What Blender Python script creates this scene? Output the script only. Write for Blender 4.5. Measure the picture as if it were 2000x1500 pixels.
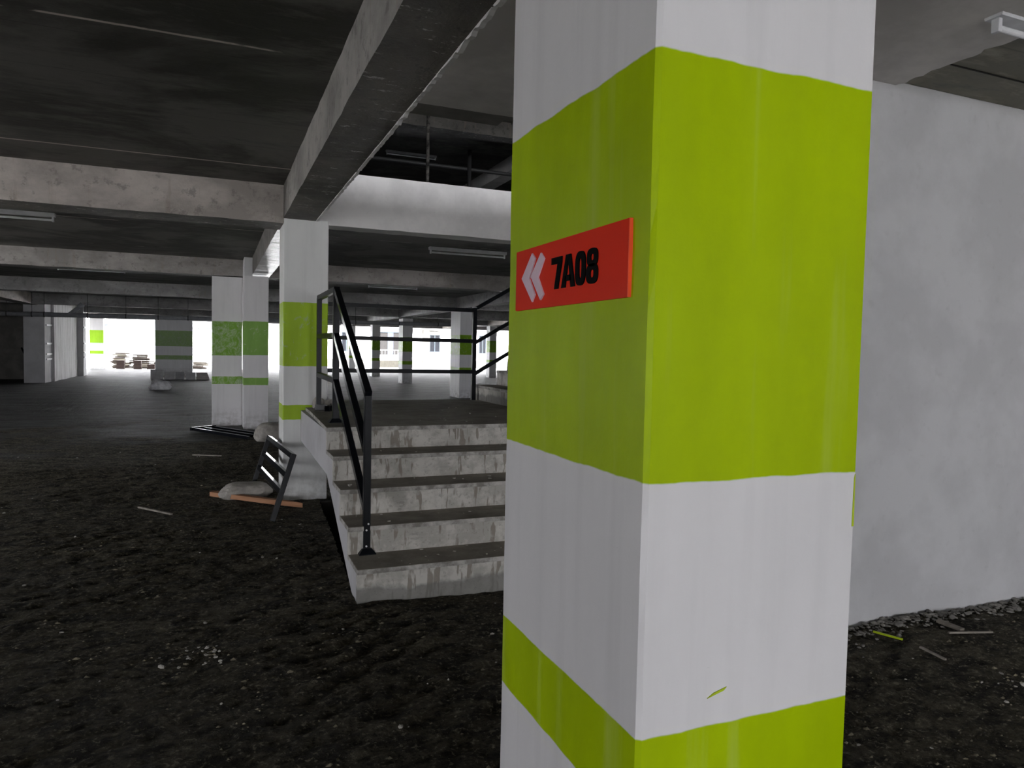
import bpy, bmesh, math, random
from mathutils import Vector, Matrix, noise
random.seed(7)
S = bpy.context.scene
COL = S.collection
for o in list(bpy.data.objects): bpy.data.objects.remove(o)

# ------------------------------------------------------------------ camera
EYE = 1.55
cam = bpy.data.cameras.new('camera'); cam.sensor_fit = 'HORIZONTAL'; cam.sensor_width = 36.0
cam.lens = 36.0 * 1400.0 / 2000.0; cam.clip_start = 0.02; cam.clip_end = 300
camo = bpy.data.objects.new('camera', cam); COL.objects.link(camo)
fwd = Vector((0.383, 0.923, -0.049)); up = Vector((0.020, 0.0445, 0.999))
Xa = Vector((0.92405, -0.38176, 0.01985)); Yr = Vector((-0.00022, 0.05344, 0.99857)); 
# rows of world->camera axes: right, up, back
R = Matrix(((0.92405, -0.00022, -0.38228), (-0.38176, 0.05344, -0.92271), (0.02063, 0.99857, 0.04930)))
camo.matrix_world = Matrix.Translation((0, 0, EYE)) @ R.to_4x4()
S.camera = camo

# ------------------------------------------------------------------ sky, daylight, exposure
S.view_settings.view_transform = 'Standard'; S.view_settings.look = 'None'
S.view_settings.gamma = 1.0; S.view_settings.use_curve_mapping = False
S.view_settings.exposure = 0.92
W = bpy.data.worlds.new('overcast_sky'); S.world = W; W.use_nodes = True
bg = W.node_tree.nodes['Background']; bg.inputs['Color'].default_value = (0.95, 0.955, 1.0, 1); bg.inputs['Strength'].default_value = 8.0
sun = bpy.data.lights.new('sun', 'SUN'); sun.energy = 22.0; sun.angle = math.radians(4); sun.color = (.97, .985, 1.0)  # added sun, brightens the facade that lights the far hall
suno = bpy.data.objects.new('sun', sun); COL.objects.link(suno); suno.rotation_euler = Vector((.12, 1.0, -1.05)).to_track_quat('-Z', 'Y').to_euler()
S.cycles.max_bounces = 10; S.cycles.diffuse_bounces = 6; S.cycles.glossy_bounces = 4
S.cycles.sample_clamp_indirect = 6.0
def portal(name, loc, rot, sx, sy):
    l = bpy.data.lights.new(name, 'AREA'); l.shape = 'RECTANGLE'; l.size = sx; l.size_y = sy
    l.cycles.is_portal = True
    o = bpy.data.objects.new(name, l); COL.objects.link(o); o.location = loc; o.rotation_euler = rot
HP = math.pi / 2
portal('daylight_portal_far', (9, 44.9, 1.6), (-HP, 0, 0), 34, 3.2)
portal('daylight_portal_rear', (.5, -13.9, 1.15), (HP, 0, 0), 9.0, 2.3)
portal('daylight_portal_left', (-8.95, -6.9, 1.15), (0, -HP, 0), 2.3, 4.6)
portal('daylight_portal_aisle', (-8.95, 9.8, 1.15), (0, -HP, 0), 2.3, 3.4)
portal('daylight_portal_upper', (7, -13.9, 4.35), (HP, 0, 0), 30, 2.1)
portal('daylight_portal_right', (23.95, 5.0, 1.25), (0, HP, 0), 2.5, 6.0)
portal('daylight_portal_side', (-8.6, 40.2, 1.5), (0, -HP, 0), 3.0, 8.0)

# ------------------------------------------------------------------ node helpers
class NT:
    def __init__(s, name):
        s.m = bpy.data.materials.new(name); s.m.use_nodes = True; s.t = s.m.node_tree
        s.b = s.t.nodes['Principled BSDF']; s._co = None
    def n(s, typ, **kw):
        x = s.t.nodes.new(typ)
        for k, v in kw.items(): setattr(x, k, v)
        return x
    def put(s, sock, v):
        if v is None: return
        if hasattr(v, 'is_output'): s.t.links.new(v, sock)
        else:
            if isinstance(v, tuple) and len(v) == 3 and sock.type == 'RGBA': v = v + (1,)
            sock.default_value = v
    @property
    def co(s):
        if s._co is None: s._co = s.n('ShaderNodeTexCoord').outputs['Object']
        return s._co
    def map(s, scale=(1, 1, 1), rot=(0, 0, 0), loc=(0, 0, 0)):
        x = s.n('ShaderNodeMapping'); s.put(x.inputs['Vector'], s.co)
        x.inputs['Scale'].default_value = scale; x.inputs['Rotation'].default_value = rot; x.inputs['Location'].default_value = loc
        return x.outputs[0]
    def noise(s, scale, detail=5, rough=.55, vec=None, dist=0):
        x = s.n('ShaderNodeTexNoise'); s.put(x.inputs['Vector'], vec if vec is not None else s.co)
        x.inputs['Scale'].default_value = scale; x.inputs['Detail'].default_value = detail
        x.inputs['Roughness'].default_value = rough; x.inputs['Distortion'].default_value = dist
        return x.outputs[0]
    def voro(s, scale, vec=None, feat='F1'):
        x = s.n('ShaderNodeTexVoronoi', feature=feat); s.put(x.inputs['Vector'], vec if vec is not None else s.co)
        x.inputs['Scale'].default_value = scale
        return x.outputs[0]
    def math(s, op, a, b=None, c=None, clamp=False):
        x = s.n('ShaderNodeMath', operation=op, use_clamp=clamp)
        for i, v in enumerate((a, b, c)): s.put(x.inputs[i], v)
        return x.outputs[0]
    def rng(s, v, a, b, c=0., d=1.):
        x = s.n('ShaderNodeMapRange', clamp=True); s.put(x.inputs[0], v)
        for i, q in enumerate((a, b, c, d)): s.put(x.inputs[i + 1], q)
        return x.outputs[0]
    def mix(s, f, a, b):
        x = s.n('ShaderNodeMix', data_type='RGBA'); s.put(x.inputs[0], f); s.put(x.inputs[6], a); s.put(x.inputs[7], b)
        return x.outputs[2]
    def xyz(s):
        x = s.n('ShaderNodeSeparateXYZ'); s.put(x.inputs[0], s.co); return x.outputs
    def nrm(s):
        x = s.n('ShaderNodeSeparateXYZ'); g = s.n('ShaderNodeNewGeometry'); s.t.links.new(g.outputs['True Normal'], x.inputs[0]); return x.outputs
    def bump(s, h, st=.3, dist=.01):
        x = s.n('ShaderNodeBump'); s.put(x.inputs['Height'], h); x.inputs['Strength'].default_value = st; x.inputs['Distance'].default_value = dist
        s.t.links.new(x.outputs[0], s.b.inputs['Normal'])
    def out(s, col, rough=.7, spec=.4, metal=0.):
        s.put(s.b.inputs['Base Color'], col); s.put(s.b.inputs['Roughness'], rough)
        s.put(s.b.inputs['Specular IOR Level'], spec); s.put(s.b.inputs['Metallic'], metal)
        return s.m

def plain(name, col, rough=.6, spec=.4, metal=0., var=.15, scale=8):
    k = NT(name); f = k.noise(scale, 5)
    c = k.mix(k.rng(f, .3, .7), tuple(x * (1 - var) for x in col), tuple(min(1, x * (1 + var)) for x in col))
    k.bump(k.noise(scale * 6, 3), .08, .003)
    return k.out(c, rough, spec, metal)

WHITE = (.70, .69, .70); GREEN = (.36, .50, .0)
def pillar_paint(name, bands, white=WHITE, green=GREEN, wear=0., dirt=.25, rough=.42, greywash=0.):
    k = NT(name); x, y, z = k.xyz()
    wob = k.math('MULTIPLY_ADD', k.noise(9, 3), .012, -.006)
    zz = k.math('ADD', z, wob); mask = None
    for lo, hi in bands:
        a = k.rng(zz, lo - .0015, lo + .0015); b = k.rng(zz, hi - .0015, hi + .0015, 1, 0)
        m = k.math('MULTIPLY', a, b); mask = m if mask is None else k.math('MAXIMUM', mask, m)
    blot = k.noise(3.0, 6, .6, k.map((1, 1, .45)))
    streak = k.noise(16, 4, .5, k.map((1, 1, .05)))
    g = k.mix(k.rng(blot, .35, .68), tuple(c * .86 for c in green), tuple(min(1, c * 1.08) for c in green))
    g = k.mix(k.math('MULTIPLY', k.rng(streak, .58, .75), .22), g, (.50, .56, .22))
    if wear:
        sc = k.noise(7, 8, .75, k.map((1.2, 1.2, 1)), 1.2); sc2 = k.noise(60, 4, .7, k.map((1, 1, .6)))
        ww = k.math('MULTIPLY', k.rng(sc, .60 - .16 * wear, .66 - .1 * wear), k.rng(sc2, .35, .55))
        g = k.mix(k.math('MULTIPLY', ww, .75), g, (.45, .52, .38))
    if greywash: g = k.mix(greywash, g, (.42, .46, .42))
    w = k.mix(k.rng(blot, .3, .7), tuple(c * .90 for c in white), white)
    w = k.mix(k.math('MULTIPLY', k.rng(streak, .5, .78), .35), w, tuple(c * .72 for c in white))
    scuff = k.rng(k.noise(45, 3, .6, k.map((1, 1, 4))), .73, .78)
    w = k.mix(k.math('MULTIPLY', scuff, .35), w, (.30, .29, .28))
    col = k.mix(mask, w, g)
    dm = k.math('MULTIPLY', k.rng(z, .02, .40, 1, 0), k.rng(k.noise(11, 6, .65), .42, .6))
    col = k.mix(k.math('MULTIPLY', dm, dirt * 2), col, (.16, .145, .12))
    k.bump(k.math('ADD', k.noise(20, 5), k.math('MULTIPLY', blot, .8)), .22, .006)
    return k.out(col, k.rng(streak, .3, .7, rough - .06, rough + .12), .13)

def plaster(name, col, stain=.3, rough=.75, sc=2.2):
    k = NT(name); a = k.noise(sc, 7, .6); b = k.noise(sc * 7, 5, .6)
    c = k.mix(k.rng(a, .40, .60), tuple(q * (1 - stain) for q in col), col)
    c = k.mix(k.math('MULTIPLY', k.rng(b, .6, .75), .25), c, tuple(q * .65 for q in col))
    k.bump(k.math('ADD', a, k.math('MULTIPLY', b, .4)), .15, .01)
    return k.out(c, rough, .3)

def slab_concrete(name, lo, hi, seams=()):
    k = NT(name); x, y, z = k.xyz()
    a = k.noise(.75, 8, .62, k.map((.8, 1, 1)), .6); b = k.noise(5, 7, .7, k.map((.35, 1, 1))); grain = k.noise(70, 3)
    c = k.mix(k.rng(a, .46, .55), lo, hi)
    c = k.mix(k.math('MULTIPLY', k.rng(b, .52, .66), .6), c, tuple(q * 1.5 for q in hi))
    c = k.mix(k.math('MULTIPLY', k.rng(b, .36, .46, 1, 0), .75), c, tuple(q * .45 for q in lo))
    # board joints of the formwork run along x every 0.61 m
    fr = k.math('FRACT', k.math('DIVIDE', k.math('ADD', y, k.math('MULTIPLY', k.noise(1.2, 3), .02)), .61))
    j = k.rng(k.math('ABSOLUTE', k.math('SUBTRACT', fr, .5)), .488, .497)
    c = k.mix(k.math('MULTIPLY', j, .45), c, tuple(q * .4 for q in lo))
    for y0, wd, th in seams:
        yy = k.math('ADD', y, k.math('MULTIPLY_ADD', k.noise(3.5, 5, .7), .03, -.015))
        m = k.rng(k.math('ABSOLUTE', k.math('SUBTRACT', yy, y0)), wd * .5, wd, 1, 0)
        m = k.math('MULTIPLY', m, k.rng(k.noise(1.3, 4, .7, k.map((1, 1, 1), (0, 0, 0), (y0, 3, 1))), th, th + .05))
        c = k.mix(m, c, (.62, .55, .50))
    k.bump(k.math('ADD', b, k.math('MULTIPLY', grain, .25)), .3, .01)
    return k.out(c, k.rng(b, .3, .7, .45, .75), .45)

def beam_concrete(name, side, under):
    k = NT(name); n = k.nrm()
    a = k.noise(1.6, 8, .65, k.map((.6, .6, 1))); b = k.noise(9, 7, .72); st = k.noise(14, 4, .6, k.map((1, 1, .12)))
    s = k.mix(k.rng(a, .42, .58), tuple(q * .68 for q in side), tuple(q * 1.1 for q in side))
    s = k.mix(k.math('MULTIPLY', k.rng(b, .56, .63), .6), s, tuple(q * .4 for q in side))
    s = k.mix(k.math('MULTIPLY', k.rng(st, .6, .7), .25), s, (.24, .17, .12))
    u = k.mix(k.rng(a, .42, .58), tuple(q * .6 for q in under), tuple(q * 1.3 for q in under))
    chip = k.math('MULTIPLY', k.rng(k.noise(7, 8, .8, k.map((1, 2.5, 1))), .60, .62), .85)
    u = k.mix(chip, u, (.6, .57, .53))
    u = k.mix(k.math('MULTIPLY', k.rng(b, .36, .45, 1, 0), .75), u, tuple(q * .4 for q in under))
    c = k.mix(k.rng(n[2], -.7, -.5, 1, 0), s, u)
    k.bump(k.math('ADD', b, k.noise(60, 3)), .35, .012)
    ro = k.rng(b, .3, .7, .5, .8)
    if 'wet' in name: ro = k.rng(n[2], -.7, -.5, .25, .75)
    return k.out(c, ro, .4)

def dirt_floor():
    k = NT('packed_dirt')
    big = k.noise(.5, 5, .6); mid = k.noise(5, 9, .68, k.map((1, 1.7, 1), (0, 0, .5)), .5); fine = k.noise(38, 6, .72); vs = k.voro(26)
    c = k.mix(k.rng(mid, .42, .58), (.021, .0185, .011), (.135, .118, .078))
    c = k.mix(k.math('MULTIPLY', k.rng(big, .42, .62), .45), c, (.066, .061, .049))
    c = k.mix(k.math('MULTIPLY', k.rng(fine, .55, .63), .75), c, (.36, .325, .235))
    c = k.mix(k.math('MULTIPLY', k.rng(fine, .36, .46, 1, 0), .8), c, (.009, .009, .006))
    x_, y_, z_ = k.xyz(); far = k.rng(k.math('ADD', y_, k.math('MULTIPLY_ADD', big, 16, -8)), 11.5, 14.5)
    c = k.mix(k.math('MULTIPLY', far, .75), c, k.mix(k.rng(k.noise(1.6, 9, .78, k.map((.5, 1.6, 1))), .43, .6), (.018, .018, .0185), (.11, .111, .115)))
    sp = k.rng(k.math('MULTIPLY_ADD', k.noise(6, 3), -.03, k.voro(17)), .035, .055, 1, 0)
    c = k.mix(k.math('MULTIPLY', sp, .55), c, (.26, .25, .23))
    h = k.math('ADD', k.math('MULTIPLY', mid, 1.2), k.math('ADD', k.math('MULTIPLY', fine, .55), k.math('MULTIPLY', vs, .25)))
    k.bump(h, 1.0, .07)
    return k.out(c, k.rng(far, 0, 1, .85, .6), k.rng(far, 0, 1, .18, .4))

def stair_riser():
    k = NT('stained_riser_render'); x, y, z = k.xyz()
    a = k.noise(5, 8, .7); b = k.noise(30, 6, .7)
    drip = k.noise(26, 3, .5, k.map((1, 1, .16)), .3); where = k.noise(3.2, 4, .6)
    c = k.mix(k.rng(a, .43, .57), (.40, .385, .35), (.56, .54, .50))
    c = k.mix(k.math('MULTIPLY', k.math('MULTIPLY', k.rng(drip, .56, .59), k.rng(where, .46, .53)), .8), c, (.22, .19, .155))
    c = k.mix(k.math('MULTIPLY', k.rng(b, .57, .63), .5), c, (.24, .225, .2))
    ly = k.noise(30, 5, .7, k.map((.25, .25, 2.2))); c = k.mix(k.math('MULTIPLY', k.math('MULTIPLY', k.rng(ly, .5, .62), k.rng(where, .3, .46, 1, 0)), .6), c, (.15, .147, .143))
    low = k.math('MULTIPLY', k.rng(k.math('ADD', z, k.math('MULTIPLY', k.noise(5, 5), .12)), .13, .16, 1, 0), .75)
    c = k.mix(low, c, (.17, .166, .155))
    k.bump(k.math('ADD', a, k.math('MULTIPLY', b, .5)), .35, .01)
    return k.out(c, .75, .3)

def stair_tread():
    k = NT('dusty_tread'); n = k.nrm(); a = k.noise(5, 7, .65); b = k.noise(40, 5, .7)
    t = k.mix(k.rng(a, .35, .65), (.22, .198, .165), (.36, .33, .28))
    t = k.mix(k.math('MULTIPLY', k.rng(b, .66, .70), .6), t, (.45, .43, .39))
    e = k.mix(k.rng(k.noise(9, 6, .7), .4, .62), (.20, .19, .17), (.50, .48, .45))
    c = k.mix(k.rng(n[2], .5, .8), e, t)
    k.bump(k.math('ADD', a, b), .3, .008)
    return k.out(c, .7, .35)

def stained_wall():
    k = NT('stained_shear_wall'); st = k.noise(9, 6, .65, k.map((1, 1, .08))); b = k.noise(14, 8, .75, None, 1.0); m = k.noise(1.2, 3)
    c = k.mix(k.rng(st, .38, .62), (.42, .41, .41), (.78, .77, .78))
    c = k.mix(k.math('MULTIPLY', k.rng(b, .56, .63), k.rng(m, .45, .6)), c, (.82, .82, .84))
    k.bump(b, .2, .01)
    return k.out(c, .7, .3)

def sack_mat(name, col):
    k = NT(name); a = k.noise(6, 6, .65); w = k.noise(140, 2)
    c = k.mix(k.rng(a, .35, .62), tuple(q * .55 for q in col), col)
    k.bump(k.math('ADD', k.noise(11, 5, .6), k.math('MULTIPLY', w, .08)), .5, .03)
    return k.out(c, .6, .35)

def wood_mat(name, a, b):
    k = NT(name); g = k.noise(18, 6, .6, k.map((.12, 1, 1)))
    k.bump(g, .25, .004)
    return k.out(k.mix(k.rng(g, .35, .65), a, b), .7, .3)

M = {}
NEARB = [(1.347, 2.066), (.737, .906)]; STDB = [(1.351, 1.985), (.816, .964)]
M['pillar_near'] = pillar_paint('near_pillar_paint', NEARB, dirt=.1)
M['pillar_mid'] = pillar_paint('corner_pillar_paint', STDB, white=(.84, .845, .83), green=(.40, .60, .03), wear=.15, dirt=.2)
M['pillar_worn'] = pillar_paint('scraped_pillar_paint', [(1.331, 1.965), (.798, .941)], green=(.19, .36, .05), wear=1.0, rough=.5)
M['pillar_pale'] = pillar_paint('pale_pillar_paint', [(1.356, 1.962), (.817, .948)], green=(.22, .40, .09), wear=.15, rough=.5)
M['pillar_faded'] = pillar_paint('faded_pillar_paint', [(1.36, 2.07), (.75, .94)], white=(.88, .89, .91), green=(.30, .50, .15), wear=.7, greywash=.25)
M['pillar_far'] = pillar_paint('far_pillar_paint', [(1.35, 1.96), (.81, .955)], white=(.80, .81, .83), green=(.20, .38, .02), wear=.3)
M['pillar_lime'] = pillar_paint('lime_pillar_paint', [(1.42, 2.11), (.83, 1.0)], green=(.33, .60, .03))
M['white_wall'] = plaster('white_wall_plaster', (.60, .60, .615), .12)
M['beam_plaster'] = plaster('grey_white_beam_plaster', (.76, .745, .735), .18)
M['soffit_plaster'] = plaster('grey_soffit_plaster', (.72, .69, .66), .22)
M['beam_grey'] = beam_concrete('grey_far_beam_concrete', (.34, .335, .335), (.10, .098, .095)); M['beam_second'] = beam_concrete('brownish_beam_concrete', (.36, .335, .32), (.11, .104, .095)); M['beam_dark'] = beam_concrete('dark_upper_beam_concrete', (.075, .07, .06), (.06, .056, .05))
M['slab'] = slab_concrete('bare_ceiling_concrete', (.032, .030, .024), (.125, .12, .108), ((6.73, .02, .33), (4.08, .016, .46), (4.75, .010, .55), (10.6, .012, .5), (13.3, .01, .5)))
M['edge_shade_plaster'] = plaster('shade_toned_plaster', (.24, .23, .21), .3)  # ceiling lip's shade put into a darker plaster; two walls share the tone
M['slab_bare'] = slab_concrete('bare_corner_concrete', (.17, .16, .12), (.30, .28, .22))
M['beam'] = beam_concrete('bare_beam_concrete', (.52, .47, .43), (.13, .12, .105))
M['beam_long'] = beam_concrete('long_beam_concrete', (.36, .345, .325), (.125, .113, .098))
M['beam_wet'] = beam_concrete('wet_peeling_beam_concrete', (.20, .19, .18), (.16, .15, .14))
M['dirt'] = dirt_floor()
M['riser'] = stair_riser(); M['tread'] = stair_tread()
M['stair_side'] = plaster('pale_stair_side', (.50, .495, .51), .15)
M['pit'] = plain('pit_soil', (.02, .018, .015), .9)
M['stain'] = stained_wall()
M['steel'] = plain('black_painted_steel', (.006, .007, .009), .35, .16, 0, .3, 20)
M['steel_shiny'] = plain('glossy_black_steel', (.007, .008, .011), .16, .4, 0, .3, 20)
M['screw'] = plain('bright_screw_head', (.8, .8, .8), .4)
M['red'] = plain('red_acrylic', (.70, .032, .012), .25, .12, 0, .05, 3)
M['red_edge_glow'] = plain('red_acrylic_edge_glow', (.95, .09, .03), .3)  # light glowing through the acrylic edge put into a brighter red
M['pink'] = plain('pale_chevron_acrylic', (.68, .52, .60), .35)
M['black'] = plain('black_letter_acrylic', (.004, .004, .004), .6, .02)
M['lime'] = plain('lime_paint_mark', (.40, .52, .01), .5)
M['batten'] = plain('white_enamel_batten', (.62, .63, .65), .45)
M['tube'] = plain('frosted_glass_tube', (.75, .76, .78), .25)
M['pipe'] = plain('grey_plastic_pipe', (.30, .31, .33), .45)
M['darkpipe'] = plain('dark_iron_pipe', (.03, .03, .03), .5)
M['streakpipe'] = plaster('limestained_pipe', (.16, .15, .135), .9, .7, 9)
M['sack'] = sack_mat('woven_plastic_sack', (.46, .43, .39)); M['sack_white'] = sack_mat('white_plastic_sack', (.88, .88, .9))
M['ink'] = plain('dark_blue_ink', (.04, .035, .07), .7)
M['plank'] = wood_mat('orange_wood', (.27, .12, .055), (.42, .21, .11)); M['grey_wood'] = wood_mat('weathered_wood', (.16, .14, .115), (.30, .27, .23))
M['board'] = wood_mat('pile_board', (.045, .035, .029), (.085, .066, .053)); M['brick'] = plain('brown_tile', (.05, .03, .025), .7)
M['panel'] = plain('grey_panel', (.55, .55, .56), .6); M['panel_dark'] = plain('dark_panel', (.36, .36, .37), .6); M['panel_wood'] = wood_mat('slatted_panel_wood', (.34, .32, .30), (.55, .52, .49))
M['clod'] = plain('dry_brown_clod', (.16, .142, .10), .9, .15, 0, .8, 2.5)
M['chips'] = plain('pale_plaster_chip', (.40, .38, .34), .8, .3, 0, .4, 3); M['stone'] = plain('grey_rubble', (.22, .21, .19), .85, .3, 0, .4, 14)
M['navy'] = plain('navy_board', (.012, .018, .04), .5)
M['facade'] = plain('white_render', (.86, .86, .86), .8); M['cream'] = plain('cream_render', (.105, .098, .083), .8); M['lilac'] = plain('lilac_render', (.10, .096, .104), .8)
M['glass'] = plain('dim_window_glass', (.016, .017, .02), .15, .5); M['curtain'] = plain('brown_curtain', (.017, .015, .014), .8); M['curtain_pale'] = plain('pale_curtain', (.05, .055, .07), .8)
M['frame'] = plain('blue_grey_frame', (.05, .063, .075), .5); M['white_metal'] = plain('white_painted_metal', (.7, .7, .72), .5)
M['yard'] = plain('pale_yard_concrete', (.6, .59, .57), .85, .3, 0, .15, .6)
M['soil'] = plain('low_bounce_soil', (.06, .055, .045), .9)
M['leaf'] = plain('pale_leaf', (.18, .26, .24), .6)

# ------------------------------------------------------------------ object helpers
def tag(o, label=None, cat=None, group=None, kind=None):
    if label: o['label'] = label
    if cat: o['category'] = cat
    if group: o['group'] = group
    if kind: o['kind'] = kind
    return o
def empty(name, loc, label, cat, group=None, kind='thing', rz=0.):
    o = bpy.data.objects.new(name, None); COL.objects.link(o); o.location = loc; o.rotation_euler = (0, 0, rz)
    o.empty_display_size = .1
    return tag(o, label, cat, group, kind)

class MB:
    def __init__(s): s.bm = bmesh.new()
    def box(s, x0, x1, y0, y1, z0, z1, bev=0):
        vs = [s.bm.verts.new((x, y, z)) for z in (z0, z1) for x, y in ((x0, y0), (x1, y0), (x1, y1), (x0, y1))]
        fs = [(3, 2, 1, 0), (4, 5, 6, 7), (0, 1, 5, 4), (1, 2, 6, 5), (2, 3, 7, 6), (3, 0, 4, 7)]
        ff = [s.bm.faces.new([vs[i] for i in f]) for f in fs]
        if bev:
            es = list({e for f in ff for e in f.edges})
            bmesh.ops.bevel(s.bm, geom=es, offset=bev, segments=2, affect='EDGES', profile=.5)
        return s
    def bar(s, p, q, w, h, upv=(0, 0, 1), bev=0):
        p, q = Vector(p), Vector(q); d = (q - p).normalized(); u = Vector(upv)
        if abs(d.dot(u)) > .98: u = Vector((1, 0, 0))
        a = d.cross(u).normalized(); b = a.cross(d).normalized(); vs = []
        for c in (p, q):
            for sx, sy in ((-1, -1), (1, -1), (1, 1), (-1, 1)): vs.append(s.bm.verts.new(c + a * sx * w / 2 + b * sy * h / 2))
        ff = [s.bm.faces.new([vs[i] for i in f]) for f in [(3, 2, 1, 0), (4, 5, 6, 7), (0, 1, 5, 4), (1, 2, 6, 5), (2, 3, 7, 6), (3, 0, 4, 7)]]
        if bev: bmesh.ops.bevel(s.bm, geom=list({e for f in ff for e in f.edges}), offset=bev, segments=1, affect='EDGES')
        return s
    def tube(s, p, q, r, n=12, r2=None):
        p, q = Vector(p), Vector(q); d = (q - p); m = Matrix.Translation((p + q) / 2) @ d.to_track_quat('Z', 'Y').to_matrix().to_4x4()
        bmesh.ops.create_cone(s.bm, cap_ends=True, segments=n, radius1=r, radius2=r if r2 is None else r2, depth=d.length, matrix=m); return s
    def prism(s, pts, axis, a, b):
        # pts: 2-D outline in the two remaining axes, extruded from a to b along axis
        def P(u, v, w): return [(w, u, v), (u, w, v), (u, v, w)][axis]
        A = [s.bm.verts.new(P(u, v, a)) for u, v in pts]; B = [s.bm.verts.new(P(u, v, b)) for u, v in pts]
        s.bm.faces.new(A); s.bm.faces.new(B[::-1]); n = len(pts)
        for i in range(n): s.bm.faces.new((A[i], B[i], B[(i + 1) % n], A[(i + 1) % n]))
        return s
    def lump(s, c, r, sq=(1, 1, 1), sub=1, jit=.25, rz=0.):
        m = Matrix.Translation(c) @ Matrix.Rotation(rz, 4, 'Z') @ Matrix.Diagonal((r * sq[0], r * sq[1], r * sq[2], 1))
        g = bmesh.ops.create_icosphere(s.bm, subdivisions=sub, radius=1, matrix=m)
        for v in g['verts']: v.co = Vector(c) + (v.co - Vector(c)) * (1 + random.uniform(-jit, jit))
        return s
    def build(s, name, mat, parent=None, smooth=False, recalc=True):
        if recalc: bmesh.ops.recalc_face_normals(s.bm, faces=s.bm.faces)
        me = bpy.data.meshes.new(name); s.bm.to_mesh(me); s.bm.free(); me.materials.append(mat)
        if smooth:
            for p in me.polygons: p.use_smooth = True
        o = bpy.data.objects.new(name, me); COL.objects.link(o)
        if parent is not None: o.parent = parent
        return o
def struct(name, mb, mat, label, cat): return tag(mb.build(name, mat), label, cat, None, 'structure')

def copy_tree(o, parent=None):
    c = o.copy(); COL.objects.link(c)
    if parent is not None: c.parent = parent
    for ch in list(o.children): copy_tree(ch, c)
    return c

# ------------------------------------------------------------------ floor
def lin(a, b, st):
    n = max(1, int(round((b - a) / st))); return [a + (b - a) * i / n for i in range(n)]
HX, HY0, HY1, HX1 = .80, 4.42, 7.36, 2.72
xs = lin(-9, -4.5, .5) + lin(-4.5, HX, .03) + lin(HX, HX1, .04) + lin(HX1, 5.2, .035) + lin(5.2, 24, .8) + [24]
ys = lin(-14, .2, .5) + lin(.2, HY0, .027) + lin(HY0, HY1, .03) + lin(HY1, 10, .06) + lin(10, 45, .5) + [45]
def fz(x, y):
    a = .6; u = x * math.cos(a) + y * math.sin(a); v = -x * math.sin(a) + y * math.cos(a)
    amp = 1.0 if y < 10 else .6
    r = 1 - abs(noise.noise((u * 2.2, v * 6.0, 1.3))) * 2
    r2 = 1 - abs(noise.noise((u * 7 + 3, v * 12, 5.1))) * 2
    k = min(1, max(0, noise.noise((x * .8, y * .8, 9)) * 1.3 + .55))
    h = .016 * noise.noise((x * .9, y * .9, 0)) + .016 * r * k + .012 * r2 * k + .009 * noise.noise((x * 15, y * 21, 4)) + .006 * abs(noise.noise((x * 31, y * 40, 8)))
    return (h - .022) * amp
bm = bmesh.new(); grid = []
for y in ys:
    row = []
    for x in xs:
        xx = x
        if abs(x - HX) < 1e-6 and HY0 <= y <= HY1 + 1e-6: xx = HX + (y - HY0) / (HY1 - HY0) * .17 + random.uniform(-.008, .008)
        elif HX < x < HX + .3 and HY0 <= y <= HY1 + 1e-6: xx = max(x, HX + (y - HY0) / (HY1 - HY0) * .17 + .02 + (x - HX) * .1)
        row.append(bm.verts.new((xx, y, fz(x, y))))
    grid.append(row)
for j in range(len(ys) - 1):
    for i in range(len(xs) - 1):
        cx, cy = (xs[i] + xs[i + 1]) / 2, (ys[j] + ys[j + 1]) / 2
        if HX < cx < HX1 and HY0 < cy < HY1: continue
        bm.faces.new((grid[j][i], grid[j][i + 1], grid[j + 1][i + 1], grid[j + 1][i]))
bmesh.ops.delete(bm, geom=[v for v in bm.verts if not v.link_faces], context='VERTS')
mb = MB(); mb.bm.free(); mb.bm = bm
fl = mb.build('floor', M['dirt'], None, True); tag(fl, 'dark rough dirt-covered concrete floor of the parking level', 'floor', None, 'structure')
mb = MB()
mb.box(HX - .15, HX, HY0 - .02, HY1 + .1, -2.6, -.05); mb.box(HX1, HX1 + .15, HY0, HY1, -2.6, -.05); mb.box(HX, HX1, HY0 - .15, HY0, -2.6, -.05)
mb.box(HX - .2, HX1, HY1 - .03, HY1 + .12, -2.6, -.025); mb.box(HX - .1, HX1 + .1, HY0, HY1, -2.7, -2.6)
struct('stairwell_pit', mb, M['pit'], 'dark stairwell pit opening in the floor under the concrete steps', 'pit')

# ------------------------------------------------------------------ ceiling, slabs, beams
SL, ST = 3.10, 3.28
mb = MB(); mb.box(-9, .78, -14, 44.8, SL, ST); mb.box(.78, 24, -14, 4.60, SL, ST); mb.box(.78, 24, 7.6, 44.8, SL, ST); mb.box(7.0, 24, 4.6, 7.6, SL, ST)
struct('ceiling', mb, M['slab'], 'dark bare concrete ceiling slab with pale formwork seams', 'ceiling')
mb = MB(); mb.box(-9, 24, -14, 44.8, 6.35, 6.5)
struct('ceiling_upper', mb, M['slab'], 'dark concrete ceiling of the floor above seen through the stairwell void', 'ceiling')

def rag(n, a, b, base, amp, seed):
    return [(a + (b - a) * i / n, base + amp * (noise.noise((i * .37, seed, 0)) + .8 * noise.noise((i * 1.7, seed, 7)) + .5 * noise.noise((i * 3.3, seed, 3)))) for i in range(n + 1)]
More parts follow.
